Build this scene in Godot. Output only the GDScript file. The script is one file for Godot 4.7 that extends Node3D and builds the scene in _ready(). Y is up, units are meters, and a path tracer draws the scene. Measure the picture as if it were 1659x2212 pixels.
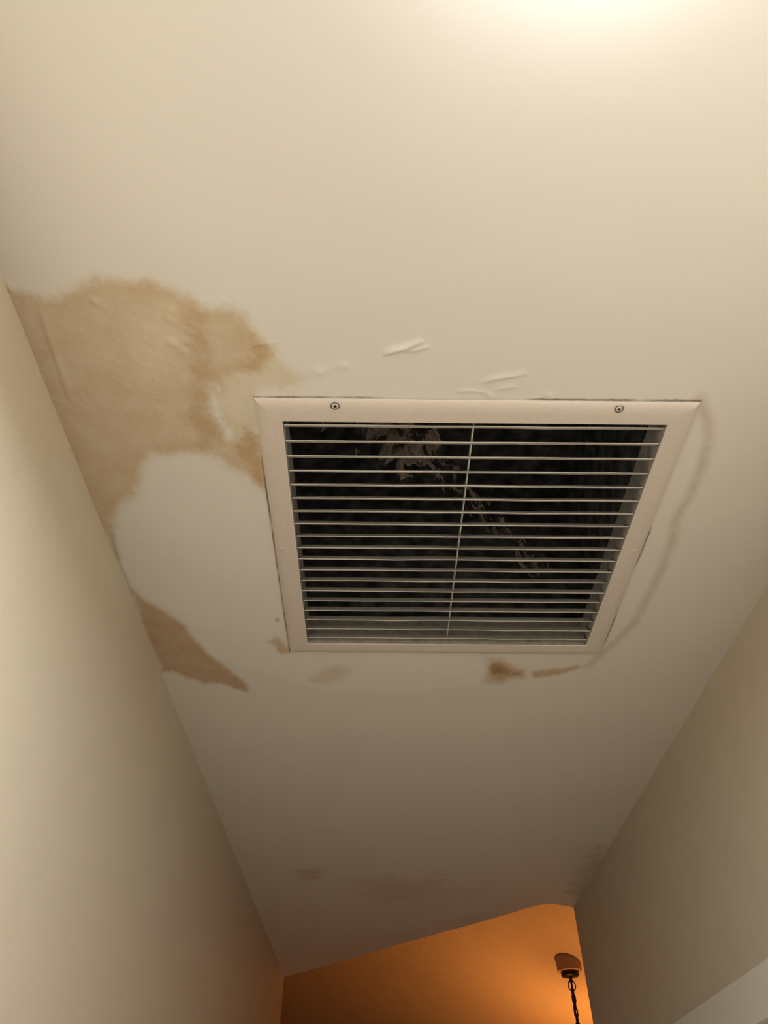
extends Node3D
# A narrow hall seen from below: water-stained ceiling with an air return grille, and a
# warmly lit room with a sloped ceiling past the end of the hall.
# x is right, y is up, "d" is the distance along the hall (z = -d). Metres.

const CEIL := 2.5          # hall ceiling
const XL := -0.4145        # left wall face
const XR := 0.6143         # right wall face
const REAR := -1.6         # hall end behind the camera
const GX := 0.1132         # grille centre
const GD := 0.8113
const HALF := 0.278        # grille outer half size
const OPEN := 0.2450       # grille opening half size
const EDGE_A := Vector2(-0.4145, 3.48)   # hall ceiling end, left
const EDGE_B := Vector2(0.519, 2.5005)   # hall ceiling end, right corner
const EDGE_C := Vector2(0.6143, 2.55)
const TEX_X0 := -0.42
const TEX_XS := 1.04
const TEX_D0 := 0.3
const TEX_DS := 2.4
const SLAT0 := 0.2392       # nearest slat, from the grille centre
const PITCH := 0.02602
const S_BIG := [Vector2(-0.417, 0.384), Vector2(-0.395, 0.394), Vector2(-0.371, 0.4), Vector2(-0.34, 0.384), Vector2(-0.313, 0.376), Vector2(-0.282, 0.375), Vector2(-0.253, 0.378), Vector2(-0.234, 0.384), Vector2(-0.22, 0.394), Vector2(-0.207, 0.405), Vector2(-0.19, 0.412), Vector2(-0.171, 0.408), Vector2(-0.157, 0.416), Vector2(-0.152, 0.437), Vector2(-0.144, 0.45), Vector2(-0.134, 0.468), Vector2(-0.148, 0.491), Vector2(-0.173, 0.491), Vector2(-0.198, 0.504), Vector2(-0.216, 0.531), Vector2(-0.22, 0.568), Vector2(-0.206, 0.598), Vector2(-0.179, 0.579), Vector2(-0.167, 0.587), Vector2(-0.161, 0.618), Vector2(-0.166, 0.685), Vector2(-0.182, 0.668), Vector2(-0.202, 0.651), Vector2(-0.218, 0.634), Vector2(-0.234, 0.622), Vector2(-0.249, 0.618), Vector2(-0.268, 0.618), Vector2(-0.284, 0.622), Vector2(-0.309, 0.626), Vector2(-0.328, 0.639), Vector2(-0.339, 0.673), Vector2(-0.351, 0.695), Vector2(-0.375, 0.713), Vector2(-0.391, 0.736), Vector2(-0.405, 0.775), Vector2(-0.41, 0.833), Vector2(-0.418, 0.786), Vector2(-0.422, 0.737), Vector2(-0.419, 0.564), Vector2(-0.423, 0.43)]
const S_LOBE := [Vector2(-0.152, 0.44), Vector2(-0.138, 0.452), Vector2(-0.127, 0.481), Vector2(-0.104, 0.498), Vector2(-0.108, 0.514), Vector2(-0.131, 0.514), Vector2(-0.157, 0.524), Vector2(-0.165, 0.59), Vector2(-0.192, 0.583), Vector2(-0.206, 0.56), Vector2(-0.206, 0.524), Vector2(-0.191, 0.501), Vector2(-0.161, 0.484)]
const S_STREAK := [Vector2(-0.222, 0.422), Vector2(-0.204, 0.416), Vector2(-0.204, 0.452), Vector2(-0.214, 0.491), Vector2(-0.223, 0.532), Vector2(-0.217, 0.59), Vector2(-0.224, 0.618), Vector2(-0.25, 0.606), Vector2(-0.25, 0.56), Vector2(-0.232, 0.504), Vector2(-0.225, 0.459)]
const S_PALE := [Vector2(-0.285, 0.417), Vector2(-0.237, 0.399), Vector2(-0.23, 0.428), Vector2(-0.234, 0.465), Vector2(-0.258, 0.497), Vector2(-0.289, 0.511), Vector2(-0.3, 0.478)]
const S_SPECK := [Vector2(-0.19, 0.594), Vector2(-0.164, 0.583), Vector2(-0.166, 0.681), Vector2(-0.184, 0.664), Vector2(-0.194, 0.638)]
const S_LOW := [Vector2(-0.408, 0.912), Vector2(-0.385, 0.955), Vector2(-0.362, 0.974), Vector2(-0.342, 1.014), Vector2(-0.328, 1.069), Vector2(-0.304, 1.121), Vector2(-0.28, 1.16), Vector2(-0.264, 1.2), Vector2(-0.263, 1.227), Vector2(-0.28, 1.217), Vector2(-0.308, 1.197), Vector2(-0.342, 1.194), Vector2(-0.373, 1.171), Vector2(-0.392, 1.147), Vector2(-0.412, 1.152), Vector2(-0.413, 1.062), Vector2(-0.414, 0.981)]
const S_OVAL := [Vector2(-0.138, 1.184), Vector2(-0.12, 1.155), Vector2(-0.089, 1.136), Vector2(-0.066, 1.14), Vector2(-0.063, 1.156), Vector2(-0.082, 1.18), Vector2(-0.114, 1.195)]
const S_RUSTCORE := [Vector2(0.198, 1.132), Vector2(0.217, 1.129), Vector2(0.239, 1.151), Vector2(0.252, 1.154), Vector2(0.254, 1.167), Vector2(0.234, 1.167), Vector2(0.214, 1.173), Vector2(0.201, 1.163)]
const S_RUSTHALO := [Vector2(0.185, 1.102), Vector2(0.211, 1.111), Vector2(0.234, 1.132), Vector2(0.257, 1.144), Vector2(0.259, 1.17), Vector2(0.24, 1.176), Vector2(0.22, 1.193), Vector2(0.189, 1.189), Vector2(0.196, 1.143)]
const S_RUSTDASH := [Vector2(0.279, 1.155), Vector2(0.296, 1.144), Vector2(0.326, 1.144), Vector2(0.358, 1.132), Vector2(0.361, 1.141), Vector2(0.329, 1.16), Vector2(0.304, 1.168), Vector2(0.283, 1.171)]
const S_CORNER := [Vector2(-0.198, 1.062), Vector2(-0.186, 1.045), Vector2(-0.175, 1.065), Vector2(-0.173, 1.092), Vector2(-0.191, 1.089)]
const S_CORNSPOT := [Vector2(-0.186, 0.988), Vector2(-0.18, 0.986), Vector2(-0.179, 0.996), Vector2(-0.185, 0.997)]
const S_FAR1 := [Vector2(-0.082, 2.306), Vector2(0.002, 2.266), Vector2(0.099, 2.306), Vector2(0.165, 2.245), Vector2(0.167, 2.412), Vector2(0.09, 2.479), Vector2(-0.013, 2.503), Vector2(-0.063, 2.412)]
const S_FAR2 := [Vector2(-0.254, 2.208), Vector2(-0.185, 2.189), Vector2(-0.184, 2.266), Vector2(-0.247, 2.287)]
const S_FAR3 := [Vector2(0.573, 2.244), Vector2(0.581, 2.025), Vector2(0.614, 2.059), Vector2(0.627, 2.243), Vector2(0.624, 2.432), Vector2(0.583, 2.41)]
const S_OUTER := [Vector2(-0.354, 1.077), Vector2(-0.232, 1.152), Vector2(-0.115, 1.217), Vector2(0.018, 1.225), Vector2(0.186, 1.199), Vector2(0.182, 1.105), Vector2(-0.158, 1.094), Vector2(-0.17, 1.091), Vector2(-0.167, 0.708), Vector2(-0.247, 0.626), Vector2(-0.318, 0.639), Vector2(-0.346, 0.699), Vector2(-0.391, 0.746), Vector2(-0.411, 0.849), Vector2(-0.392, 0.955)]
const L_TIDE := [Vector2(0.392, 0.532), Vector2(0.414, 0.567), Vector2(0.424, 0.597), Vector2(0.43, 0.646), Vector2(0.43, 0.698), Vector2(0.424, 0.745), Vector2(0.432, 0.794), Vector2(0.435, 0.859), Vector2(0.432, 0.929), Vector2(0.427, 0.999), Vector2(0.403, 1.068), Vector2(0.375, 1.135)]
const L_W1 := [Vector2(-0.001, 0.47), Vector2(0.011, 0.465), Vector2(0.027, 0.46), Vector2(0.046, 0.45)]
const L_W2 := [Vector2(0.021, 0.467), Vector2(0.038, 0.463), Vector2(0.055, 0.458)]
const L_W3 := [Vector2(0.118, 0.51), Vector2(0.129, 0.505), Vector2(0.143, 0.501), Vector2(0.158, 0.499), Vector2(0.173, 0.494)]
const L_W4 := [Vector2(-0.157, 0.458), Vector2(-0.141, 0.455), Vector2(-0.122, 0.451)]
const L_W5 := [Vector2(0.088, 0.523), Vector2(0.108, 0.521), Vector2(0.132, 0.525)]
const L_W6 := [Vector2(0.131, 0.521), Vector2(0.148, 0.516), Vector2(0.164, 0.514)]
const L_W7 := [Vector2(-0.078, 0.494), Vector2(-0.061, 0.488), Vector2(-0.045, 0.484)]
const L_TAPE := [Vector2(-0.387, 0.398), Vector2(-0.389, 0.437), Vector2(-0.39, 0.475), Vector2(-0.391, 0.514), Vector2(-0.392, 0.539)]
const L_NICK := [Vector2(-0.415, 0.379), Vector2(-0.412, 0.384), Vector2(-0.41, 0.39)]
const P_BUMPS := [Vector2(-0.047, 0.485), Vector2(-0.078, 0.494), Vector2(-0.246, 0.453), Vector2(-0.236, 0.466), Vector2(-0.243, 0.422), Vector2(-0.322, 0.401), Vector2(-0.24, 0.412), Vector2(-0.238, 0.46), Vector2(-0.189, 0.606), Vector2(-0.179, 0.647), Vector2(0.203, 0.527), Vector2(0.132, 0.528), Vector2(-0.231, 0.451)]
const L_CRACK := [Vector2(-0.405, 0.775), Vector2(-0.41, 0.817), Vector2(-0.411, 0.855), Vector2(-0.41, 0.889), Vector2(-0.412, 0.924)]

var noise_a := FastNoiseLite.new()
var noise_b := FastNoiseLite.new()
var noise_c := FastNoiseLite.new()
var rng := RandomNumberGenerator.new()
var M := {}
var taken := {}

# ---------------------------------------------------------------- helpers
func W(x: float, y: float, d: float) -> Vector3:
	return Vector3(x, y, -d)

func numbered(called: String) -> String:
	var n: int = taken.get(called, 0)
	taken[called] = n + 1
	return called if n == 0 else "%s_%03d" % [called, n]

func new_st() -> SurfaceTool:
	var st := SurfaceTool.new()
	st.begin(Mesh.PRIMITIVE_TRIANGLES)
	st.set_smooth_group(-1)
	return st

func tri(st: SurfaceTool, a: Vector3, b: Vector3, c: Vector3) -> void:
	st.add_vertex(a); st.add_vertex(b); st.add_vertex(c)

func quad(st: SurfaceTool, a: Vector3, b: Vector3, c: Vector3, d: Vector3) -> void:
	tri(st, a, b, c); tri(st, a, c, d)

func obj(called: String, st: SurfaceTool, mat: Material, parent: Node = self) -> MeshInstance3D:
	st.generate_normals()
	var o := MeshInstance3D.new()
	o.mesh = st.commit()
	o.material_override = mat
	o.name = numbered(called) if parent == self else called
	o.cast_shadow = GeometryInstance3D.SHADOW_CASTING_SETTING_ON
	parent.add_child(o, true)
	return o

func tag(o: Node, label: String, category: String, group := "") -> void:
	o.set_meta("label", label)
	o.set_meta("category", category)
	if group != "":
		o.set_meta("group", group)

func structure(o: Node, label: String, category: String) -> void:
	tag(o, label, category)
	o.set_meta("kind", "structure")

func base(called: String, at: Vector3, turn := 0.0) -> Node3D:
	var o := Node3D.new()
	o.name = numbered(called)
	add_child(o)
	o.position = at
	o.rotation.y = turn
	return o

# a vertical prism over a polygon of (x, d) points
func prism(st: SurfaceTool, poly: Array, y0: float, y1: float) -> void:
	var n := poly.size()
	var pts := PackedVector2Array(poly)
	var idx := Geometry2D.triangulate_polygon(pts)
	for k in range(0, idx.size(), 3):
		var a: Vector2 = pts[idx[k]]
		var b: Vector2 = pts[idx[k + 1]]
		var c: Vector2 = pts[idx[k + 2]]
		tri(st, W(a.x, y0, a.y), W(b.x, y0, b.y), W(c.x, y0, c.y))
		tri(st, W(a.x, y1, a.y), W(c.x, y1, c.y), W(b.x, y1, b.y))
	for k in n:
		var a: Vector2 = pts[k]
		var b: Vector2 = pts[(k + 1) % n]
		quad(st, W(a.x, y0, a.y), W(a.x, y1, a.y), W(b.x, y1, b.y), W(b.x, y0, b.y))

# box with chamfered edges along its long sides
func box(st: SurfaceTool, lo: Vector3, hi: Vector3, ch := 0.0) -> void:
	var c := (lo + hi) * 0.5
	var h := (hi - lo) * 0.5
	if ch <= 0.0:
		for ax in 3:
			for s in [-1.0, 1.0]:
				var u := (ax + 1) % 3
				var v := (ax + 2) % 3
				var q := []
				for w in [[-1, -1], [1, -1], [1, 1], [-1, 1]]:
					var p := Vector3.ZERO
					p[ax] = s * h[ax]; p[u] = w[0] * h[u]; p[v] = w[1] * h[v]
					q.append(c + p)
				if s < 0: quad(st, q[0], q[1], q[2], q[3])
				else: quad(st, q[3], q[2], q[1], q[0])
		return
	var e := h - Vector3(ch, ch, ch)
	for ax in 3:                                 # faces
		for s in [-1.0, 1.0]:
			var u := (ax + 1) % 3
			var v := (ax + 2) % 3
			var q := []
			for w in [[-1, -1], [1, -1], [1, 1], [-1, 1]]:
				var p := Vector3.ZERO
				p[ax] = s * h[ax]; p[u] = w[0] * e[u]; p[v] = w[1] * e[v]
				q.append(c + p)
			if s < 0: quad(st, q[0], q[1], q[2], q[3])
			else: quad(st, q[3], q[2], q[1], q[0])
	for ax in 3:                                 # edges along ax
		var u := (ax + 1) % 3
		var v := (ax + 2) % 3
		for su in [-1.0, 1.0]:
			for sv in [-1.0, 1.0]:
				var a := Vector3.ZERO
				var b := Vector3.ZERO
				a[u] = su * h[u]; a[v] = sv * e[v]
				b[u] = su * e[u]; b[v] = sv * h[v]
				var a0 := a; var a1 := a; var b0 := b; var b1 := b
				a0[ax] = -e[ax]; a1[ax] = e[ax]; b0[ax] = -e[ax]; b1[ax] = e[ax]
				if su * sv > 0: quad(st, c + a0, c + a1, c + b1, c + b0)
				else: quad(st, c + b0, c + b1, c + a1, c + a0)
	for sx in [-1.0, 1.0]:
		for sy in [-1.0, 1.0]:
			for sz in [-1.0, 1.0]:
				var s3 := Vector3(sx, sy, sz)
				tri(st, c + s3 * Vector3(h.x, e.y, e.z), c + s3 * Vector3(e.x, h.y, e.z), c + s3 * Vector3(e.x, e.y, h.z))

# surface of revolution about the y axis; profile of (radius, y)
func lathe(st: SurfaceTool, profile: Array, seg := 32, at := Vector3.ZERO) -> void:
	st.set_smooth_group(1)
	for i in profile.size() - 1:
		var p: Vector2 = profile[i]
		var q: Vector2 = profile[i + 1]
		for k in seg:
			var a0 := TAU * k / seg
			var a1 := TAU * (k + 1) / seg
			var p0 := at + Vector3(cos(a0) * p.x, p.y, sin(a0) * p.x)
			var p1 := at + Vector3(cos(a1) * p.x, p.y, sin(a1) * p.x)
			var q0 := at + Vector3(cos(a0) * q.x, q.y, sin(a0) * q.x)
			var q1 := at + Vector3(cos(a1) * q.x, q.y, sin(a1) * q.x)
			if p.x > 1e-6: tri(st, p0, p1, q1)
			if q.x > 1e-6: tri(st, p0, q1, q0)

# round tube along points
func tube(st: SurfaceTool, pts: Array, r: float, seg := 10, closed := false) -> void:
	st.set_smooth_group(1)
	var n := pts.size()
	var rings := []
	var up := Vector3(0.13, 0.2, 0.97).normalized()
	for i in n:
		var a: Vector3 = pts[(i - 1 + n) % n] if closed or i > 0 else pts[i]
		var b: Vector3 = pts[(i + 1) % n] if closed or i < n - 1 else pts[i]
		var t := (b - a).normalized()
		var u := (up - t * up.dot(t)).normalized()
		var v := t.cross(u)
		up = u
		var ring := []
		for k in seg:
			var an := TAU * k / seg
			ring.append(Vector3(pts[i]) + u * cos(an) * r + v * sin(an) * r)
		rings.append(ring)
	for i in (n if closed else n - 1):
		var A: Array = rings[i]
		var B: Array = rings[(i + 1) % n]
		for k in seg:
			var k1 := (k + 1) % seg
			quad(st, A[k], B[k], B[k1], A[k1])
	if not closed:
		for k in range(1, seg - 1):
			tri(st, rings[0][0], rings[0][k], rings[0][k + 1])
			tri(st, rings[n - 1][0], rings[n - 1][k + 1], rings[n - 1][k])

# profile of (distance out from the centre, y) swept round a square with mitred corners
func square_ring(st: SurfaceTool, profile: Array, smooth := true) -> void:
	for side in 4:
		var turn := Basis(Vector3.UP, side * PI / 2)
		st.set_smooth_group(side + 1 if smooth else -1)
		for i in profile.size() - 1:
			var p: Vector2 = profile[i]
			var q: Vector2 = profile[i + 1]
			var n := 1
			for k in n:
				var f0 := -1.0 + 2.0 * k / n
				var f1 := -1.0 + 2.0 * (k + 1) / n
				quad(st, turn * Vector3(f0 * p.x, p.y, p.x), turn * Vector3(f1 * p.x, p.y, p.x),
					turn * Vector3(f1 * q.x, q.y, q.x), turn * Vector3(f0 * q.x, q.y, q.x))

func seg_dist(p: Vector2, a: Vector2, b: Vector2) -> float:
	var ab := b - a
	var t := clampf((p - a).dot(ab) / maxf(ab.length_squared(), 1e-9), 0.0, 1.0)
	return p.distance_to(a + ab * t)

func line_dist(p: Vector2, line: Array) -> float:
	var best := 9.0
	for i in line.size() - 1:
		best = minf(best, seg_dist(p, line[i], line[i + 1]))
	return best

# signed distance to a polygon, positive inside
func poly_dist(p: Vector2, poly: Array) -> float:
	var best := 1e9
	var inside := false
	var n := poly.size()
	var b: Vector2 = poly[n - 1]
	for i in n:
		var a: Vector2 = poly[i]
		var ab := b - a
		var pa := p - a
		var t := clampf(pa.dot(ab) / maxf(ab.length_squared(), 1e-9), 0.0, 1.0)
		best = minf(best, (pa - ab * t).length_squared())
		if (a.y > p.y) != (b.y > p.y) and p.x < (b.x - a.x) * (p.y - a.y) / (b.y - a.y) + a.x:
			inside = not inside
		b = a
	return sqrt(best) if inside else -sqrt(best)

func bounds(pts: Array, grow: float) -> Rect2:
	var r := Rect2(pts[0], Vector2.ZERO)
	for q in pts:
		r = r.expand(q)
	return r.grow(grow)

# ---------------------------------------------------------------- materials
func plain(c: Color, rough := 0.6, metal := 0.0, spec := 0.5) -> StandardMaterial3D:
	var m := StandardMaterial3D.new()
	m.albedo_color = c
	m.roughness = rough
	m.metallic = metal
	m.metallic_specular = spec
	return m

func mottled(c: Color, rough: float, amount: float, freq: float, bump := 0.0, bump_freq := 0.05, scale := 1.0) -> StandardMaterial3D:
	var m := plain(Color.WHITE, rough)
	var n := FastNoiseLite.new()
	n.seed = 11
	n.frequency = freq
	n.fractal_octaves = 4
	var t := NoiseTexture2D.new()
	t.width = 512; t.height = 512; t.seamless = true
	t.noise = n
	var g := Gradient.new()
	g.set_color(0, c.darkened(amount)); g.set_color(1, c.lightened(amount * 0.6))
	t.color_ramp = g
	m.albedo_texture = t
	m.uv1_triplanar = true
	m.uv1_world_triplanar = true
	m.uv1_scale = Vector3.ONE * scale
	if bump > 0.0:
		var nb := FastNoiseLite.new()
		nb.seed = 5
		nb.frequency = bump_freq
		nb.fractal_octaves = 3
		var tb := NoiseTexture2D.new()
		tb.width = 512; tb.height = 512; tb.seamless = true
		tb.as_normal_map = true
		tb.bump_strength = 3.0
		tb.noise = nb
		m.normal_enabled = true
		m.normal_texture = tb
		m.normal_scale = bump
	return m

const PAINT := Color(0.915, 0.905, 0.885)

# stains and paler or darker patches in the paint of the hall ceiling, in metres of ceiling
func ceiling_paint() -> StandardMaterial3D:
	var wpx := 832
	var hpx := 1664
	var img := Image.create(wpx, hpx, false, Image.FORMAT_RGB8)
	img.fill(PAINT)
	var layers := [
		{"p": S_OUTER, "tint": Color(1.03, 1.03, 1.04), "k": 0.6, "soft": 0.008, "ring": 0.0, "warp": 0.006},
		{"p": S_BIG, "tint": Color(0.90, 0.825, 0.72), "k": 0.85, "soft": 0.011, "ring": 0.12, "warp": 0.006},
		{"p": S_LOBE, "tint": Color(0.94, 0.90, 0.82), "k": 0.6, "soft": 0.012, "ring": 0.25, "warp": 0.012},
		{"p": S_PALE, "tint": Color(1.06, 1.07, 1.1), "k": 0.7, "soft": 0.02, "ring": 0.0, "warp": 0.02},
		{"p": S_STREAK, "tint": Color(0.92, 0.88, 0.82), "k": 0.75, "soft": 0.016, "ring": 0.0, "warp": 0.012},
		{"p": S_SPECK, "tint": Color(0.92, 0.85, 0.76), "k": 0.6, "soft": 0.008, "ring": 0.0, "warp": 0.014},
		{"p": S_LOW, "tint": Color(0.84, 0.74, 0.63), "k": 0.9, "soft": 0.009, "ring": 0.08, "warp": 0.005},
		{"p": S_OVAL, "tint": Color(0.91, 0.87, 0.80), "k": 0.65, "soft": 0.013, "ring": 0.06, "warp": 0.006},
		{"p": S_RUSTHALO, "tint": Color(0.88, 0.80, 0.69), "k": 0.7, "soft": 0.014, "ring": 0.0, "warp": 0.006},
		{"p": S_RUSTCORE, "tint": Color(0.76, 0.63, 0.47), "k": 0.85, "soft": 0.013, "ring": 0.0, "warp": 0.006},
		{"p": S_RUSTDASH, "tint": Color(0.86, 0.77, 0.67), "k": 0.8, "soft": 0.007, "ring": 0.1, "warp": 0.005},
		{"p": S_CORNER, "tint": Color(0.85, 0.76, 0.64), "k": 0.8, "soft": 0.008, "ring": 0.0, "warp": 0.009},
		{"p": S_CORNSPOT, "tint": Color(0.80, 0.70, 0.58), "k": 0.7, "soft": 0.004, "ring": 0.0, "warp": 0.003},
		{"p": S_FAR1, "tint": Color(0.93, 0.88, 0.83), "k": 0.5, "soft": 0.05, "ring": 0.0, "warp": 0.07},
		{"p": S_FAR2, "tint": Color(0.88, 0.82, 0.74), "k": 0.6, "soft": 0.02, "ring": 0.0, "warp": 0.03},
		{"p": S_FAR3, "tint": Color(0.90, 0.84, 0.78), "k": 0.6, "soft": 0.03, "ring": 0.0, "warp": 0.04},  # darker strip along the right wall near the hall end
	]
	for L in layers:
		var r := bounds(L.p, L.soft * 2.5 + L.warp)
		var i0 := clampi(int((r.position.x - TEX_X0) / TEX_XS * wpx), 0, wpx - 1)
		var i1 := clampi(int((r.end.x - TEX_X0) / TEX_XS * wpx) + 1, 0, wpx - 1)
		var j0 := clampi(int((r.position.y - TEX_D0) / TEX_DS * hpx), 4, hpx - 5)
		var j1 := clampi(int((r.end.y - TEX_D0) / TEX_DS * hpx) + 1, 4, hpx - 5)
		var soft: float = L.soft
		var warp: float = L.warp
		var k: float = L.k
		var ring: float = L.ring
		var tint: Color = L.tint
		for j in range(j0, j1 + 1):
			var d := TEX_D0 + (j + 0.5) / hpx * TEX_DS
			for i in range(i0, i1 + 1):
				var x := TEX_X0 + (i + 0.5) / wpx * TEX_XS
				var n1 := noise_a.get_noise_2d(x, d)
				var n2 := noise_b.get_noise_2d(x, d)
				var sd := poly_dist(Vector2(x, d), L.p) + n1 * warp + n2 * warp * 0.3
				if sd < -soft * 1.2:
					continue
				var a := smoothstep(-soft, soft, sd) * k * (1.0 + 0.25 * n1 + 0.12 * n2)
				if ring > 0.0:
					a += ring * exp(-pow((sd - soft * 0.7) / (soft * 0.9), 2.0))
				a = clampf(a, 0.0, 1.15)
				var c := img.get_pixel(i, j)
				img.set_pixel(i, j, Color(c.r * lerpf(1, tint.r, a), c.g * lerpf(1, tint.g, a), c.b * lerpf(1, tint.b, a)))
	# the tide line that the water left right of the grille
	var r2 := bounds(L_TIDE, 0.03)
	for j in range(int((r2.position.y - TEX_D0) / TEX_DS * hpx), int((r2.end.y - TEX_D0) / TEX_DS * hpx)):
		var d := TEX_D0 + (j + 0.5) / hpx * TEX_DS
		for i in range(int((r2.position.x - TEX_X0) / TEX_XS * wpx), int((r2.end.x - TEX_X0) / TEX_XS * wpx)):
			var x := TEX_X0 + (i + 0.5) / wpx * TEX_XS
			var n1 := noise_a.get_noise_2d(x, d)
			var n2 := noise_b.get_noise_2d(x, d)
			var ld := line_dist(Vector2(x, d), L_TIDE) + n1 * 0.002
			var a := 0.09 * exp(-pow(ld / 0.008, 2.0)) * clampf(0.9 + n2 * 0.25 + n1 * 0.5, 0.0, 1.3)
			if a > 0.004:
				var c := img.get_pixel(i, j)
				img.set_pixel(i, j, Color(c.r * (1 - a), c.g * (1 - a * 1.25), c.b * (1 - a * 1.6)))
	# dirty cracks in the paint: round the grille frame with its gap shade painted in, and by the left wall
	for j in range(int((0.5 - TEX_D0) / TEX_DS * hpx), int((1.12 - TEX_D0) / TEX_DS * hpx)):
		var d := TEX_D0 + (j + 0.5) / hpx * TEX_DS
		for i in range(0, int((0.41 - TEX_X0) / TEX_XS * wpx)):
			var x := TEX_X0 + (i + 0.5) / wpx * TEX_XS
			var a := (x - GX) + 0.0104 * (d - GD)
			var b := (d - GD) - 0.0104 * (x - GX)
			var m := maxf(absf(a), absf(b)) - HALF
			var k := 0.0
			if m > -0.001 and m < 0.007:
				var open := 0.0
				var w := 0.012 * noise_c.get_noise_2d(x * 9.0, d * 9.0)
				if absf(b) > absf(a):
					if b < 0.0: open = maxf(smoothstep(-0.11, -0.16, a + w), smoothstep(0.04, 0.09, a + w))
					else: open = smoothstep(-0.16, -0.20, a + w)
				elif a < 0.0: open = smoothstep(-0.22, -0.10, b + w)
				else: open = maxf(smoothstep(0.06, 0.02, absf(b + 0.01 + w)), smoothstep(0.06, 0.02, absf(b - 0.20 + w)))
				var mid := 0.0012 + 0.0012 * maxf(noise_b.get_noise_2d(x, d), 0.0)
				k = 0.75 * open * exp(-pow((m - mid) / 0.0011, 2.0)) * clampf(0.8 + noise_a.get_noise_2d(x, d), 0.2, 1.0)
			elif x < -0.38 and d > 0.7 and d < 0.95:
				k = 0.15 * exp(-pow(line_dist(Vector2(x, d), L_CRACK) / 0.003, 2.0))
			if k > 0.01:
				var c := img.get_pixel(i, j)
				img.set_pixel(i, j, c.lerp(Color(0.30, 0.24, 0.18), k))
	img.generate_mipmaps()
	var m := plain(Color.WHITE, 0.6)
	m.albedo_texture = ImageTexture.create_from_image(img)
	return m

# ---------------------------------------------------------------- hall ceiling
func edge_d(x: float) -> float:
	var wob := noise_c.get_noise_2d(x * 3.0, 7.0) * 0.010 + noise_a.get_noise_2d(x, 9.0) * 0.004
	if x < EDGE_B.x:
		return lerpf(EDGE_A.y, EDGE_B.y, (x - EDGE_A.x) / (EDGE_B.x - EDGE_A.x)) + wob * clampf((EDGE_B.x - x) * 6.0, 0.25, 1.0) + 0.012 * exp(-pow((x - EDGE_B.x) / 0.02, 2.0))
	return lerpf(EDGE_B.y, EDGE_C.y, (x - EDGE_B.x) / (EDGE_C.x - EDGE_B.x)) + wob * 0.25 + 0.012 * exp(-pow((x - EDGE_B.x) / 0.02, 2.0))

# a ridge of loose paint: sharp on the far side, sloping on the near one
func ridge(p: Vector2, line: Array, w: float, h: float) -> float:
	var best := 9.0
	var side := 1.0
	var f := 0.0
	var n := line.size() - 1
	for i in n:
		var a: Vector2 = line[i]
		var b: Vector2 = line[i + 1]
		var ab := b - a
		var t := clampf((p - a).dot(ab) / ab.length_squared(), 0.0, 1.0)
		var dd := p.distance_to(a + ab * t)
		if dd < best:
			best = dd
			side = signf(ab.cross(p - a))
			f = (i + t) / n
	var taper := sqrt(maxf(sin(PI * clampf(f, 0.0, 1.0)), 0.0))
	var ww := w * (0.45 if side > 0 else 1.6)
	return h * taper * exp(-pow(best / ww, 2.0))

# how far the ceiling hangs below its plane
func sag(x: float, d: float) -> float:
	var p := Vector2(x, d)
	var s := 0.0015 * noise_c.get_noise_2d(x, d)
	if d > 0.3 and d < 1.3:
		if d < 0.6:
			s += ridge(p, L_W1, 0.0034, 0.0030) + ridge(p, L_W2, 0.0026, 0.0015)
			s += ridge(p, L_W3, 0.0034, 0.0018) + ridge(p, L_W4, 0.0022, 0.0008)
			s += ridge(p, L_W5, 0.0026, 0.0010) + ridge(p, L_W6, 0.0032, 0.0012)
			s += ridge(p, L_W7, 0.004, 0.0004) + ridge(p, L_TAPE, 0.004, 0.0013)
			s += ridge(p, L_NICK, 0.004, 0.0012)
		for i in P_BUMPS.size():
			var dd := p.distance_squared_to(P_BUMPS[i])
			if dd < 0.0006:
				s += (0.0011 + 0.0004 * (i % 3)) * exp(-dd / 0.000028)
		if x < -0.15 and d < 0.72 and d > 0.38:          # blistered paint inside the stain
			s += 0.0007 * maxf(noise_b.get_noise_2d(x * 0.7, d * 0.7) - 0.12, 0.0)
	return s

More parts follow.
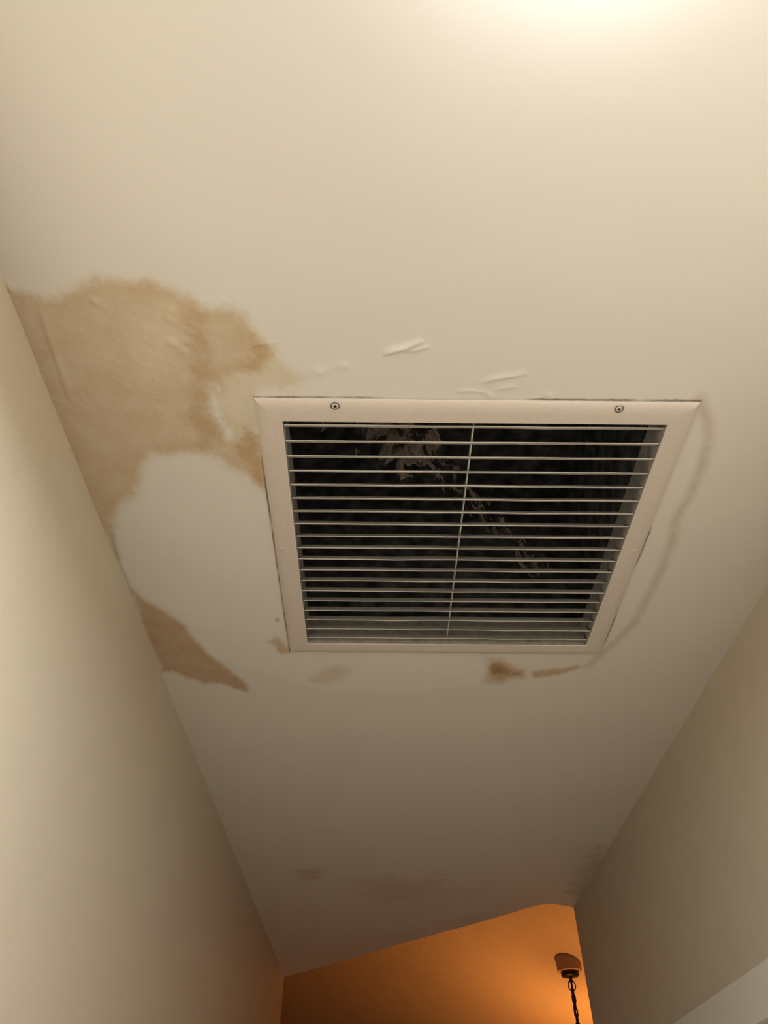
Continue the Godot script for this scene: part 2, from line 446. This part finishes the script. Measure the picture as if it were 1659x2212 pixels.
func build_ceiling() -> void:
	var cols := []
	var nx := 412
	for i in nx + 1:
		cols.append(lerpf(XL, XR, float(i) / nx))
	for e in [0.004, 0.0015]:
		cols.append(XL + e); cols.append(XR - e)
	cols.append(EDGE_B.x)
	cols.sort()
	var rows := []
	for i in 20: rows.append(lerpf(REAR, 0.3, i / 20.0))
	for i in 160: rows.append(lerpf(0.3, 0.56, i / 160.0))
	for i in 100: rows.append(lerpf(0.56, 1.15, i / 100.0))
	for i in 60: rows.append(lerpf(1.15, 2.4, i / 60.0))
	var nfix := rows.size()
	var nend := 24
	var vs := PackedVector3Array()
	var uv := PackedVector2Array()
	var ix := PackedInt32Array()
	var nc := cols.size()
	for j in nfix + nend + 1:
		for x in cols:
			var d: float
			if j < nfix: d = rows[j]
			else: d = lerpf(2.4, edge_d(x), float(j - nfix) / nend)
			vs.append(W(x, CEIL - sag(x, d), d))
			uv.append(Vector2((x - TEX_X0) / TEX_XS, clampf((d - TEX_D0) / TEX_DS, 0.002, 0.998)))
	for j in nfix + nend:
		for i in nc - 1:
			var a := j * nc + i
			var cen := (vs[a] + vs[a + nc + 1]) * 0.5
			if absf(cen.x - GX) < 0.254 and absf(-cen.z - GD) < 0.254:
				continue
			ix.append_array([a, a + 1, a + nc + 1, a, a + nc + 1, a + nc])
	var arr := []
	arr.resize(Mesh.ARRAY_MAX)
	arr[Mesh.ARRAY_VERTEX] = vs
	arr[Mesh.ARRAY_TEX_UV] = uv
	arr[Mesh.ARRAY_INDEX] = ix
	var am := ArrayMesh.new()
	am.add_surface_from_arrays(Mesh.PRIMITIVE_TRIANGLES, arr)
	var st := SurfaceTool.new()
	st.create_from(am, 0)
	st.generate_normals()
	var o := MeshInstance3D.new()
	o.mesh = st.commit()
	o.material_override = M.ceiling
	o.name = "ceiling"
	add_child(o)
	structure(o, "cream painted hall ceiling with brown water stains round the grille", "ceiling")
	# board above, with the hole for the duct
	var b := new_st()
	var y0 := CEIL + 0.004
	var y1 := CEIL + 0.05
	var h := 0.262
	box(b, W(XL - 0.1, y0, GD - h), W(XR + 0.1, y1, REAR))
	box(b, W(XL - 0.1, y0, GD + h), W(GX - h, y1, GD - h))
	box(b, W(GX + h, y0, GD + h), W(XR + 0.1, y1, GD - h))
	prism(b, [Vector2(XL - 0.1, GD + h), Vector2(XR + 0.1, GD + h), EDGE_C + Vector2(0.1, -0.02), EDGE_C + Vector2(0, -0.02), EDGE_B + Vector2(0, -0.03), EDGE_A + Vector2(0, -0.03), EDGE_A + Vector2(-0.1, -0.03)], y0, y1)
	obj("board", b, M.board, o)

# ---------------------------------------------------------------- grille and duct
func build_grille() -> void:
	var g := base("air_return_grille", W(GX, CEIL, GD), 0.0104)
	tag(g, "square cream metal air return grille with thin slats in stained ceiling", "air vent")
	var st := new_st()
	square_ring(st, [Vector2(HALF - 0.008, 0.003), Vector2(HALF - 0.008, -0.0005), Vector2(HALF, -0.0005)], false)
	square_ring(st, [Vector2(HALF, -0.0005), Vector2(HALF - 0.0006, -0.0018), Vector2(HALF - 0.003, -0.0034), Vector2(HALF - 0.006, -0.0046), Vector2(HALF - 0.0095, -0.0054), Vector2(HALF - 0.013, -0.0058), Vector2(HALF - 0.017, -0.006)])
	square_ring(st, [Vector2(HALF - 0.017, -0.006), Vector2(OPEN + 0.0012, -0.006)], false)
	square_ring(st, [Vector2(OPEN + 0.0012, -0.006), Vector2(OPEN + 0.0003, -0.0057), Vector2(OPEN, -0.005)])
	obj("frame", st, M.grille, g)
	var cs := new_st()
	square_ring(cs, [Vector2(OPEN, -0.005), Vector2(OPEN, 0.044)], false)
	square_ring(cs, [Vector2(OPEN + 0.0012, 0.044), Vector2(OPEN + 0.0012, -0.0045)], false)
	square_ring(cs, [Vector2(OPEN, 0.044), Vector2(OPEN + 0.0012, 0.044)], false)
	obj("collar", cs, M.collar, g)
	# slats: thin blades with a rolled lower edge, leaning away from the camera
	# profile as (along the hall, up): a lip rolled at the lower edge, a flat foot, then a steeper blade
	var prof := []
	var foot := Vector2(cos(deg_to_rad(36.0)), sin(deg_to_rad(36.0)))
	var blade := Vector2(cos(deg_to_rad(60.0)), sin(deg_to_rad(60.0)))
	var fn := Vector2(-foot.y, foot.x)
	var bn := Vector2(-blade.y, blade.x)
	var knee := foot * 0.0095
	for k in 5:
		var a := PI * k / 4.0
		prof.append(foot * 0.0007 - foot * sin(a) * 0.0007 + fn * cos(a) * 0.0007)
	prof.append(foot * 0.002 - fn * 0.0005); prof.append(knee - fn * 0.0004)
	prof.append(knee + blade * 0.0155 - bn * 0.0005); prof.append(knee + blade * 0.0155 + bn * 0.0005)
	prof.append(knee + fn * 0.0006); prof.append(foot * 0.002 + fn * 0.0005)
	var variants := []
	for v in 4:
		var s := new_st()
		var nseg := 10
		var n := prof.size()
		var ends := []
		for i in nseg + 1:
			var f := float(i) / nseg
			var x := lerpf(-OPEN + 0.001, OPEN - 0.001, f)
			var bend := noise_c.get_noise_2d(f * 1.7, 40.0 + v * 5.0) * 0.0022 * sin(PI * f)
			var ring := []
			for q in prof:
				ring.append(Vector3(x, bend + q.y, -q.x))
			ends.append(ring)
		for i in nseg:
			for k in n:
				var k1 := (k + 1) % n
				quad(s, ends[i][k], ends[i + 1][k], ends[i + 1][k1], ends[i][k1])
		for e in [0, nseg]:
			for k in range(1, n - 1):
				tri(s, ends[e][0], ends[e][k], ends[e][k + 1])
		s.generate_normals()
		variants.append(s.commit())
	for i in 19:
		var o := MeshInstance3D.new()
		o.mesh = variants[(i * 7 + i / 3) % 4]
		o.material_override = M.slat
		o.name = "slat"
		g.add_child(o, true)
		o.position = Vector3(0, -0.004, SLAT0 - PITCH * i)
		o.rotation.x = deg_to_rad(rng.randf_range(-0.7, 0.7))
		o.rotation.y = rng.randf_range(-0.0012, 0.0012)
	var mb := new_st()
	box(mb, Vector3(-0.0008, 0.003, -OPEN + 0.001), Vector3(0.0008, 0.012, OPEN - 0.001), 0.0003)
	obj("centre_bar", mb, M.slat, g)
	# screws: two bare ones on the near side, two painted over at the sides
	for s in [[-0.1773, 0.2705, true], [0.1771, 0.2702, true], [-0.2655, 0.0035, false], [0.2648, 0.0045, false]]:
		var at := Vector3(s[0], -0.006 if s[2] else -0.006, s[1])
		var sc := new_st()
		lathe(sc, [Vector2(0.0046, 0.0008), Vector2(0.0044, -0.0002), Vector2(0.0034, -0.0005), Vector2(0.0, -0.0007)] if s[2] else [Vector2(0.0042, 0.0004), Vector2(0.0036, -0.0003), Vector2(0.0012, -0.0005), Vector2(0.0008, 0.0002), Vector2(0, 0.0002)], 20)
		var so := obj("screw", sc, M.grille, g)
		so.position = at
		if s[2]:
			so.set_meta("label", "small screw head with a dark cross slot")
			so.rotation.y = 0.5 + s[0]
			var sl := new_st()
			box(sl, Vector3(-0.0021, -0.0009, -0.0007), Vector3(0.0021, -0.0004, 0.0007))
			box(sl, Vector3(-0.0007, -0.0009, -0.0021), Vector3(0.0007, -0.0004, 0.0021))
			obj("slot", sl, M.dark, so)
			var wash := new_st()
			var pts := []
			for k in 28:
				pts.append(Vector3(cos(TAU * k / 28.0) * 0.0052, -0.0001, sin(TAU * k / 28.0) * 0.0052))
			tube(wash, pts, 0.0004, 6, true)
			obj("rim", wash, M.dark, so)
		else:
			so.set_meta("label", "screw head painted over in cream")

func build_duct() -> void:
	var t := base("air_duct", W(GX, CEIL, GD))
	tag(t, "dark lined duct box seen through the slats of the ceiling grille", "duct")
	var a := 0.2625
	var e := 0.30
	var top := 0.46
	var lo := 0.052
	var panels := [
		[Vector3(-e - 0.02, lo, -e), Vector3(-e, top, e)], [Vector3(e, lo, -e), Vector3(e + 0.02, top, e)],
		[Vector3(-e - 0.02, lo, -e - 0.02), Vector3(e + 0.02, top, -e)], [Vector3(-e - 0.02, lo, e), Vector3(e + 0.02, top, e + 0.02)],
		[Vector3(-e - 0.02, top, -e - 0.02), Vector3(e + 0.02, top + 0.02, e + 0.02)]]
	for q in panels:
		var st := new_st()
		box(st, q[0], q[1])
		obj("liner_panel", st, M.liner, t)
	# torn facing of the liner that hangs across the duct in a ragged diagonal strip
	var st := new_st()
	st.set_smooth_group(1)
	var nu := 150
	var nv := 30
	var grid := []
	for i in nu + 1:
		var f := float(i) / nu
		var cen := Vector3(lerpf(-0.20, 0.20, f), 0.27 - 0.13 * f + 0.02 * noise_c.get_noise_2d(f * 4.0, 3.0), lerpf(0.15, -0.23, f))
		var row := []
		for j in nv + 1:
			var w := (float(j) / nv - 0.5)
			var rag := 1.0 + 1.0 * noise_a.get_noise_2d(f * 0.45, 2.0 if w > 0 else 8.0) + 0.5 * noise_b.get_noise_2d(f * 0.3, 20.0 if w > 0 else 30.0)
			var wid := (0.062 - 0.046 * smoothstep(0.15, 0.6, f)) * clampf(rag, 0.2, 1.9)
			var crump := noise_a.get_noise_2d(f * 0.4, w * 0.12 + 5.0) * 0.022 + noise_b.get_noise_2d(f * 0.3, w * 0.1) * 0.010
			row.append(cen + Vector3(0.6, 0.25, 0.75).normalized() * w * wid * 2.0 + Vector3(0.1, -1.0, 0.2) * (crump + w * w * 0.05))
		grid.append(row)
	for i in nu:
		for j in nv:
			var f := (i + 0.5) / nu
			var w := (j + 0.5) / nv
			if noise_a.get_noise_2d(f * 0.42 + 3.0, w * 0.10) + 0.35 * noise_b.get_noise_2d(f * 0.3, w * 0.08) > 0.12 - 0.30 * smoothstep(0.25, 0.6, f):
				continue
			quad(st, grid[i][j], grid[i + 1][j], grid[i + 1][j + 1], grid[i][j + 1])
	var o := obj("torn_liner", st, M.torn, t)
	o.set_meta("label", "ragged grey-brown strip of torn duct facing")

# ---------------------------------------------------------------- hall shell
func build_hall() -> void:
	var top := CEIL + 0.03
	var st := new_st()
	prism(st, [Vector2(XL, REAR), Vector2(XL, EDGE_A.y), Vector2(XL - 0.012, EDGE_A.y + 0.012), Vector2(XL - 0.12, EDGE_A.y + 0.012), Vector2(XL - 0.12, REAR)], 0, top)
	structure(obj("wall_left", st, M.wall), "plain cream painted wall left of the hall ceiling", "wall")
	st = new_st()
	prism(st, [Vector2(XR, REAR), Vector2(XR + 0.12, REAR), Vector2(XR + 0.12, DOOR0), Vector2(XR, DOOR0)], 0, top)
	prism(st, [Vector2(XR, DOOR0), Vector2(XR + 0.12, DOOR0), Vector2(XR + 0.12, DOOR1), Vector2(XR, DOOR1)], DOORH, top)
	prism(st, [Vector2(XR, DOOR1), Vector2(XR + 0.12, DOOR1), Vector2(XR + 0.12, EDGE_C.y), Vector2(XR + 0.006, EDGE_C.y), Vector2(XR, EDGE_C.y - 0.006)], 0, top)
	structure(obj("wall_right", st, M.wall), "plain cream painted wall right of the hall ceiling", "wall")
	st = new_st()
	prism(st, [Vector2(XL - 0.12, REAR), Vector2(XR + 0.12, REAR), Vector2(XR + 0.12, REAR - 0.12), Vector2(XL - 0.12, REAR - 0.12)], 0, top)
	structure(obj("wall_rear", st, M.wall), "cream wall closing the hall behind the viewer", "wall")
	# door in the right wall: white casing, slab door
	var d := base("door_1", W(XR, 0, (DOOR0 + DOOR1) * 0.5))
	structure(d, "white painted door casing low on the right wall", "door")
	var hw := (DOOR1 - DOOR0) * 0.5
	var cw := 0.07
	st = new_st()
	box(st, Vector3(-0.018, DOORH, -hw - cw), Vector3(0.0, DOORH + cw, hw + cw), 0.003)
	obj("head_casing", st, M.trim, d)
	for s in [-1.0, 1.0]:
		st = new_st()
		box(st, Vector3(-0.018, 0, minf(s * hw, s * (hw + cw))), Vector3(0.0, DOORH, maxf(s * hw, s * (hw + cw))), 0.003)
		obj("side_casing", st, M.trim, d)
	st = new_st()
	box(st, Vector3(0.03, 0.01, -hw), Vector3(0.07, DOORH, hw), 0.002)
	var slab := obj("door_panel", st, M.trim, d)
	st = new_st()
	lathe(st, [Vector2(0, 0.06), Vector2(0.02, 0.055), Vector2(0.027, 0.04), Vector2(0.02, 0.024), Vector2(0.012, 0.015), Vector2(0.03, 0.004), Vector2(0.03, 0.0)], 24)
	var kn := obj("door_knob", st, M.brass, slab)
	kn.position = Vector3(0.03, 0.95, hw - 0.07)
	kn.rotation.z = PI / 2
	for s in [["baseboard_left", XL, XL + 0.014, REAR, EDGE_A.y], ["baseboard_right", XR - 0.014, XR, REAR, DOOR0 - cw]]:
		st = new_st()
		box(st, W(s[1], 0, s[4]), W(s[2], 0.09, s[3]), 0.003)
		structure(obj(s[0], st, M.trim), "white baseboard along the foot of the %s hall wall" % s[0].substr(10), "baseboard")

const DOOR0 := 1.16
const DOOR1 := 1.96
const DOORH := 1.997

# ---------------------------------------------------------------- warm room
var N := Vector2(0.724, 0.690)
var T := Vector2(-0.690, 0.724)
const SLOPE := 0.42
const CAN_S := 1.77

func R(s: float, t: float) -> Vector2:
	return EDGE_B + N * s + T * t

func room_y(s: float) -> float:
	return 2.80 - SLOPE * (s - CAN_S)

func build_room() -> void:
	var depth := 3.2
	var t0 := -2.2
	var t1 := 4.6
	# wall over and beside the opening
	var st := new_st()
	var yt := room_y(0) + 0.1
	prism(st, [R(0, t0), R(0, -0.36), EDGE_C + Vector2(0.12, 0.0), EDGE_C + Vector2(0.12, -0.15), R(-0.12, -0.38), R(-0.12, t0)], 0, yt)
	prism(st, [EDGE_C + Vector2(0.12, 0.0), EDGE_C + Vector2(0.0, 0.0), EDGE_C + Vector2(0.0, -0.1), EDGE_C + Vector2(0.12, -0.12)], CEIL + 0.03, yt)
	prism(st, [EDGE_C + Vector2(0, -0.02), EDGE_B + Vector2(0, -0.02), EDGE_B + Vector2(0, -0.12), EDGE_C + Vector2(0, -0.12)], CEIL + 0.05, yt)
	prism(st, [EDGE_B + Vector2(0, -0.03), EDGE_A + Vector2(0, -0.03), EDGE_A + Vector2(0, -0.14), EDGE_B + Vector2(0, -0.14)], CEIL + 0.05, yt)
	prism(st, [EDGE_A + Vector2(0, -0.03), EDGE_A + Vector2(-0.12, -0.03), EDGE_A + Vector2(-0.12, -0.14), EDGE_A + Vector2(0, -0.14)], CEIL + 0.03, yt)
	prism(st, [EDGE_A + Vector2(-0.012, 0.012), R(0, t1), R(-0.12, t1), EDGE_A + Vector2(-0.12, 0.012)], 0, yt)
	structure(obj("wall_near", st, M.room_wall), "wall of the warm room above the end of the hall ceiling", "wall")
	st = new_st()
	prism(st, [R(depth, t0), R(depth, t1), R(depth + 0.12, t1), R(depth + 0.12, t0)], 0, room_y(depth) + 0.15)
	structure(obj("wall_far", st, M.room_wall), "far wall of the warmly lit room", "wall")
	for q in [[t0, t0 - 0.12, "wall_room_right", "right end wall of the warmly lit room"], [t1, t1 + 0.12, "wall_room_left", "left end wall of the warmly lit room"]]:
		st = new_st()
		prism(st, [R(-0.12, q[0]), R(depth + 0.12, q[0]), R(depth + 0.12, q[1]), R(-0.12, q[1])], 0, yt)
		structure(obj(q[2], st, M.room_wall), q[3], "wall")
	# sloped ceiling, falling away from the hall
	st = new_st()
	var c := []
	for q in [[-0.15, t0 - 0.12], [depth + 0.15, t0 - 0.12], [depth + 0.15, t1 + 0.12], [-0.15, t1 + 0.12]]:
		var p := R(q[0], q[1])
		c.append(W(p.x, room_y(q[0]), p.y))
	var up := Vector3(0, 0.1, 0)
	quad(st, c[0], c[1], c[2], c[3])
	quad(st, c[3] + up, c[2] + up, c[1] + up, c[0] + up)
	for k in 4:
		quad(st, c[k], c[(k + 1) % 4], c[(k + 1) % 4] + up, c[k] + up)
	structure(obj("ceiling", st, M.room_ceiling), "sloped ceiling of the next room glowing orange from a warm lamp", "ceiling")
	# floor under hall and room
	st = new_st()
	prism(st, [Vector2(XL - 0.12, REAR - 0.12), Vector2(XR + 0.12, REAR - 0.12), Vector2(XR + 0.12, 2.3), R(-0.12, t0 - 0.12), R(depth + 0.12, t0 - 0.12), R(depth + 0.12, t1 + 0.12), R(-0.12, t1 + 0.12), Vector2(XL - 0.12, 3.3)], -0.1, 0.0)
	structure(obj("floor", st, M.floor), "tan floor of the hall and the room beyond", "floor")

func build_pendant() -> void:
	var at2 := Vector2(1.018, 4.55)
	var s := (at2 - EDGE_B).dot(N)
	var yc := room_y(s)
	var t := base("pendant_lamp", W(at2.x, 0, at2.y))
	tag(t, "pendant lamp on a chain hanging from the orange sloped ceiling", "lamp")
	# block shaped as canopy side plus its cast shadow, meeting the slope, then a round canopy plate
	var st := new_st()
	st.set_smooth_group(1)
	var n := 32
	var rb := 0.066
	var yb := yc - 0.045
	for k in n:
		var a0 := TAU * k / n
		var a1 := TAU * (k + 1) / n
		var p0 := Vector3(cos(a0) * rb, yb, sin(a0) * rb)
		var p1 := Vector3(cos(a1) * rb, yb, sin(a1) * rb)
		var s0 := Vector2(p0.x, -p0.z).dot(N)
		var s1 := Vector2(p1.x, -p1.z).dot(N)
		st.set_smooth_group(1)
		quad(st, p0, Vector3(p0.x, yc - SLOPE * s0, p0.z), Vector3(p1.x, yc - SLOPE * s1, p1.z), p1)
		st.set_smooth_group(2)
		tri(st, p0, p1, Vector3(0, yb, 0))
	obj("canopy_shadow_block", st, M.block, t)
	st = new_st()
	lathe(st, [Vector2(0, yb), Vector2(0.046, yb), Vector2(0.048, yb - 0.003), Vector2(0.048, yb - 0.019), Vector2(0.043, yb - 0.025), Vector2(0.012, yb - 0.028), Vector2(0, yb - 0.028)], 36)
	obj("canopy", st, M.bronze, t)
	st = new_st()
	lathe(st, [Vector2(0.008, yb - 0.027), Vector2(0.008, yb - 0.05), Vector2(0.005, yb - 0.053), Vector2(0, yb - 0.053)], 16)
	obj("stem", st, M.bronze, t)
	# open loop turned to the hall, then chain links
	var y := yb - 0.044
	st = new_st()
	var pts := []
	for k in 32:
		var a := TAU * k / 32.0
		pts.append(Vector3(sin(a) * 0.020, y - 0.022 + cos(a) * 0.024, 0))
	tube(st, pts, 0.003, 8, true)
	var lp := obj("loop", st, M.bronze, t)
	y -= 0.040
	var link := new_st()
	pts = []
	for k in 24:
		var a := TAU * k / 24.0
		pts.append(Vector3(sin(a) * 0.0085, cos(a) * 0.0075 + (0.011 if cos(a) > 0 else -0.011), 0))
	tube(link, pts, 0.004, 7, true)
	link.generate_normals()
	var lm := link.commit()
	var k := 0
	while y > 2.30:
		var o := MeshInstance3D.new()
		o.mesh = lm
		o.material_override = M.bronze
		o.name = "chain_link"
		t.add_child(o, true)
		o.position = Vector3(0, y - 0.012, 0)
		o.rotation.y = (PI / 2 if k % 2 == 0 else 0.0) + 0.25
		y -= 0.0305
		k += 1
	st = new_st()
	pts = []
	for i in 40:
		var f := i / 39.0
		var yy := lerpf(yb - 0.03, 2.27, f)
		var w := smoothstep(0.0, 0.25, f)
		pts.append(Vector3(0.003 * w * sin(f * 34.0) - 0.003 * w, yy, 0.003 * w * cos(f * 34.0)))
	tube(st, pts, 0.006, 8)
	obj("cord", st, M.cord, t)
	# shade, open at the top, socket and bulb
	var sb := 1.99
	st = new_st()
	var prof := [Vector2(0.26, sb), Vector2(0.25, sb + 0.06), Vector2(0.225, sb + 0.12), Vector2(0.19, sb + 0.17), Vector2(0.165, sb + 0.20)]
	lathe(st, prof, 40)
	var back := []
	for q in prof: back.append(q - Vector2(0.002, 0))
	back.reverse()
	lathe(st, back, 40)
	obj("lamp_shade", st, M.shade, t)
	st = new_st()
	lathe(st, [Vector2(0, 2.29), Vector2(0.012, 2.285), Vector2(0.018, 2.25), Vector2(0.02, 2.20), Vector2(0, 2.20)], 20)
	for q in 3:
		var a := TAU * q / 3.0
		tube(st, [Vector3(0, 2.205, 0), Vector3(cos(a) * 0.166, 2.163, sin(a) * 0.166)], 0.002, 6)
	obj("socket", st, M.bronze, t)
	st = new_st()
	lathe(st, [Vector2(0.013, 2.20), Vector2(0.018, 2.185), Vector2(0.03, 2.155), Vector2(0.032, 2.135), Vector2(0.024, 2.11), Vector2(0, 2.10)], 24)
	obj("bulb", st, M.bulb_warm, t)
	var li := OmniLight3D.new()
	li.name = "bulb_light"
	li.light_color = WARM
	li.light_energy = E_WARM
	li.light_size = 0.03
	li.omni_range = 12.0
	li.omni_attenuation = 2.0
	li.shadow_enabled = true
	t.add_child(li)
	li.position = Vector3(0, 2.145, 0)

func build_hall_light() -> void:
	var t := base("ceiling_light", W(LAMP.x, CEIL, LAMP.z))
	tag(t, "round flush white dome light behind the bright glow on the hall ceiling", "lamp")
	var st := new_st()
	lathe(st, [Vector2(0, 0.003), Vector2(0.15, 0.003), Vector2(0.152, -0.004), Vector2(0.152, -0.014), Vector2(0.146, -0.018), Vector2(0, -0.018)], 48)
	obj("pan", st, M.trim, t)
	st = new_st()
	var pr := [Vector2(0.143, -0.018)]
	for k in range(1, 13):
		var a := PI / 2 * k / 12.0
		pr.append(Vector2(cos(a) * 0.143, -0.022 - sin(a) * 0.05))
	lathe(st, pr, 48)
	obj("glass_dome", st, M.globe, t)
	var li := AreaLight3D.new()
	li.name = "dome_light"
	li.light_color = COOL
	li.light_energy = E_HALL
	li.area_size = Vector2(0.26, 0.26)
	li.area_range = 12.0
	li.area_attenuation = 2.0
	li.shadow_enabled = true
	t.add_child(li)
	li.position = Vector3(0, -0.078, 0)
	li.rotation.x = -PI / 2

# ---------------------------------------------------------------- scene
const LAMP := Vector3(0.16, 0.0, -0.056)     # x, -, d
const COOL := Color(0.985, 0.99, 1.0)
const WARM := Color(1.0, 0.635, 0.31)
const E_HALL := 2.9
const E_WARM := 0.66
const EXPOSURE := 1.03

func _ready() -> void:
	var cam := Camera3D.new()
	cam.name = "Camera3D"
	cam.fov = 71.133
	cam.near = 0.02
	cam.far = 60.0
	add_child(cam)
	cam.position = W(0, CEIL - 0.7275, 0)
	cam.rotation = Vector3(deg_to_rad(44.829), deg_to_rad(0.017), deg_to_rad(0.08))
	cam.current = true
	var we := WorldEnvironment.new()
	we.name = "WorldEnvironment"
	var env := Environment.new()
	env.background_mode = Environment.BG_COLOR
	env.background_color = Color(0.02, 0.02, 0.025)
	env.tonemap_mode = Environment.TONE_MAPPER_LINEAR
	env.tonemap_exposure = EXPOSURE
	env.sdfgi_enabled = true
	env.ssao_enabled = true
	env.ssil_enabled = true
	we.environment = env
	add_child(we)

	rng.seed = 4
	noise_a.seed = 1; noise_a.frequency = 22.0; noise_a.fractal_octaves = 4
	noise_b.seed = 2; noise_b.frequency = 90.0; noise_b.fractal_octaves = 3
	noise_c.seed = 3; noise_c.frequency = 3.0; noise_c.fractal_octaves = 2

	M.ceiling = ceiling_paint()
	M.wall = mottled(Color(0.805, 0.762, 0.68), 0.5, 0.015, 0.01, 0.05, 0.06, 1.5)
	M.room_wall = mottled(Color(0.84, 0.77, 0.66), 0.6, 0.02, 0.01)
	M.room_ceiling = mottled(Color(0.84, 0.77, 0.66), 0.7, 0.03, 0.012, 0.3, 0.05, 1.0)
	M.board = plain(Color(0.7, 0.68, 0.64), 0.9)
	M.trim = plain(Color(0.88, 0.87, 0.84), 0.35)
	M.grille = mottled(Color(0.89, 0.85, 0.82), 0.45, 0.03, 0.03, 0.1, 0.1, 6.0)
	M.collar = mottled(Color(0.68, 0.66, 0.64), 0.5, 0.15, 0.02, 0.0, 0.0, 5.0)
	M.slat = mottled(Color(0.86, 0.845, 0.82), 0.35, 0.10, 0.02, 0.0, 0.0, 5.0)
	M.liner = mottled(Color(0.25, 0.255, 0.27), 0.95, 0.45, 0.012, 0.6, 0.03, 3.0)
	M.torn = mottled(Color(0.62, 0.55, 0.50), 0.9, 0.4, 0.03, 0.4, 0.04, 8.0)
	M.dark = plain(Color(0.08, 0.07, 0.06), 0.8)
	M.brass = plain(Color(0.75, 0.6, 0.35), 0.3, 1.0)
	M.bronze = plain(Color(0.20, 0.12, 0.08), 0.45, 0.5)
	M.block = mottled(Color(0.80, 0.68, 0.62), 0.7, 0.12, 0.05, 0.0, 0.0, 8.0)
	M.cord = plain(Color(0.22, 0.12, 0.08), 0.8)
	M.floor = mottled(Color(0.64, 0.60, 0.54), 0.8, 0.12, 0.03)
	M.shade = plain(Color(0.75, 0.62, 0.45), 0.8)
	M.shade.backlight_enabled = true
	M.shade.backlight = Color(0.35, 0.25, 0.15)
	M.bulb_warm = plain(Color(1, 0.9, 0.75), 0.4)
	M.bulb_warm.emission_enabled = true
	M.bulb_warm.emission = WARM
	M.bulb_warm.emission_energy_multiplier = 4.0
	M.globe = plain(Color(1, 1, 1), 0.3)
	M.globe.emission_enabled = true
	M.globe.emission = COOL
	M.globe.emission_energy_multiplier = 14.0

	build_ceiling()
	build_hall()
	build_room()
	build_grille()
	build_duct()
	build_hall_light()
	build_pendant()
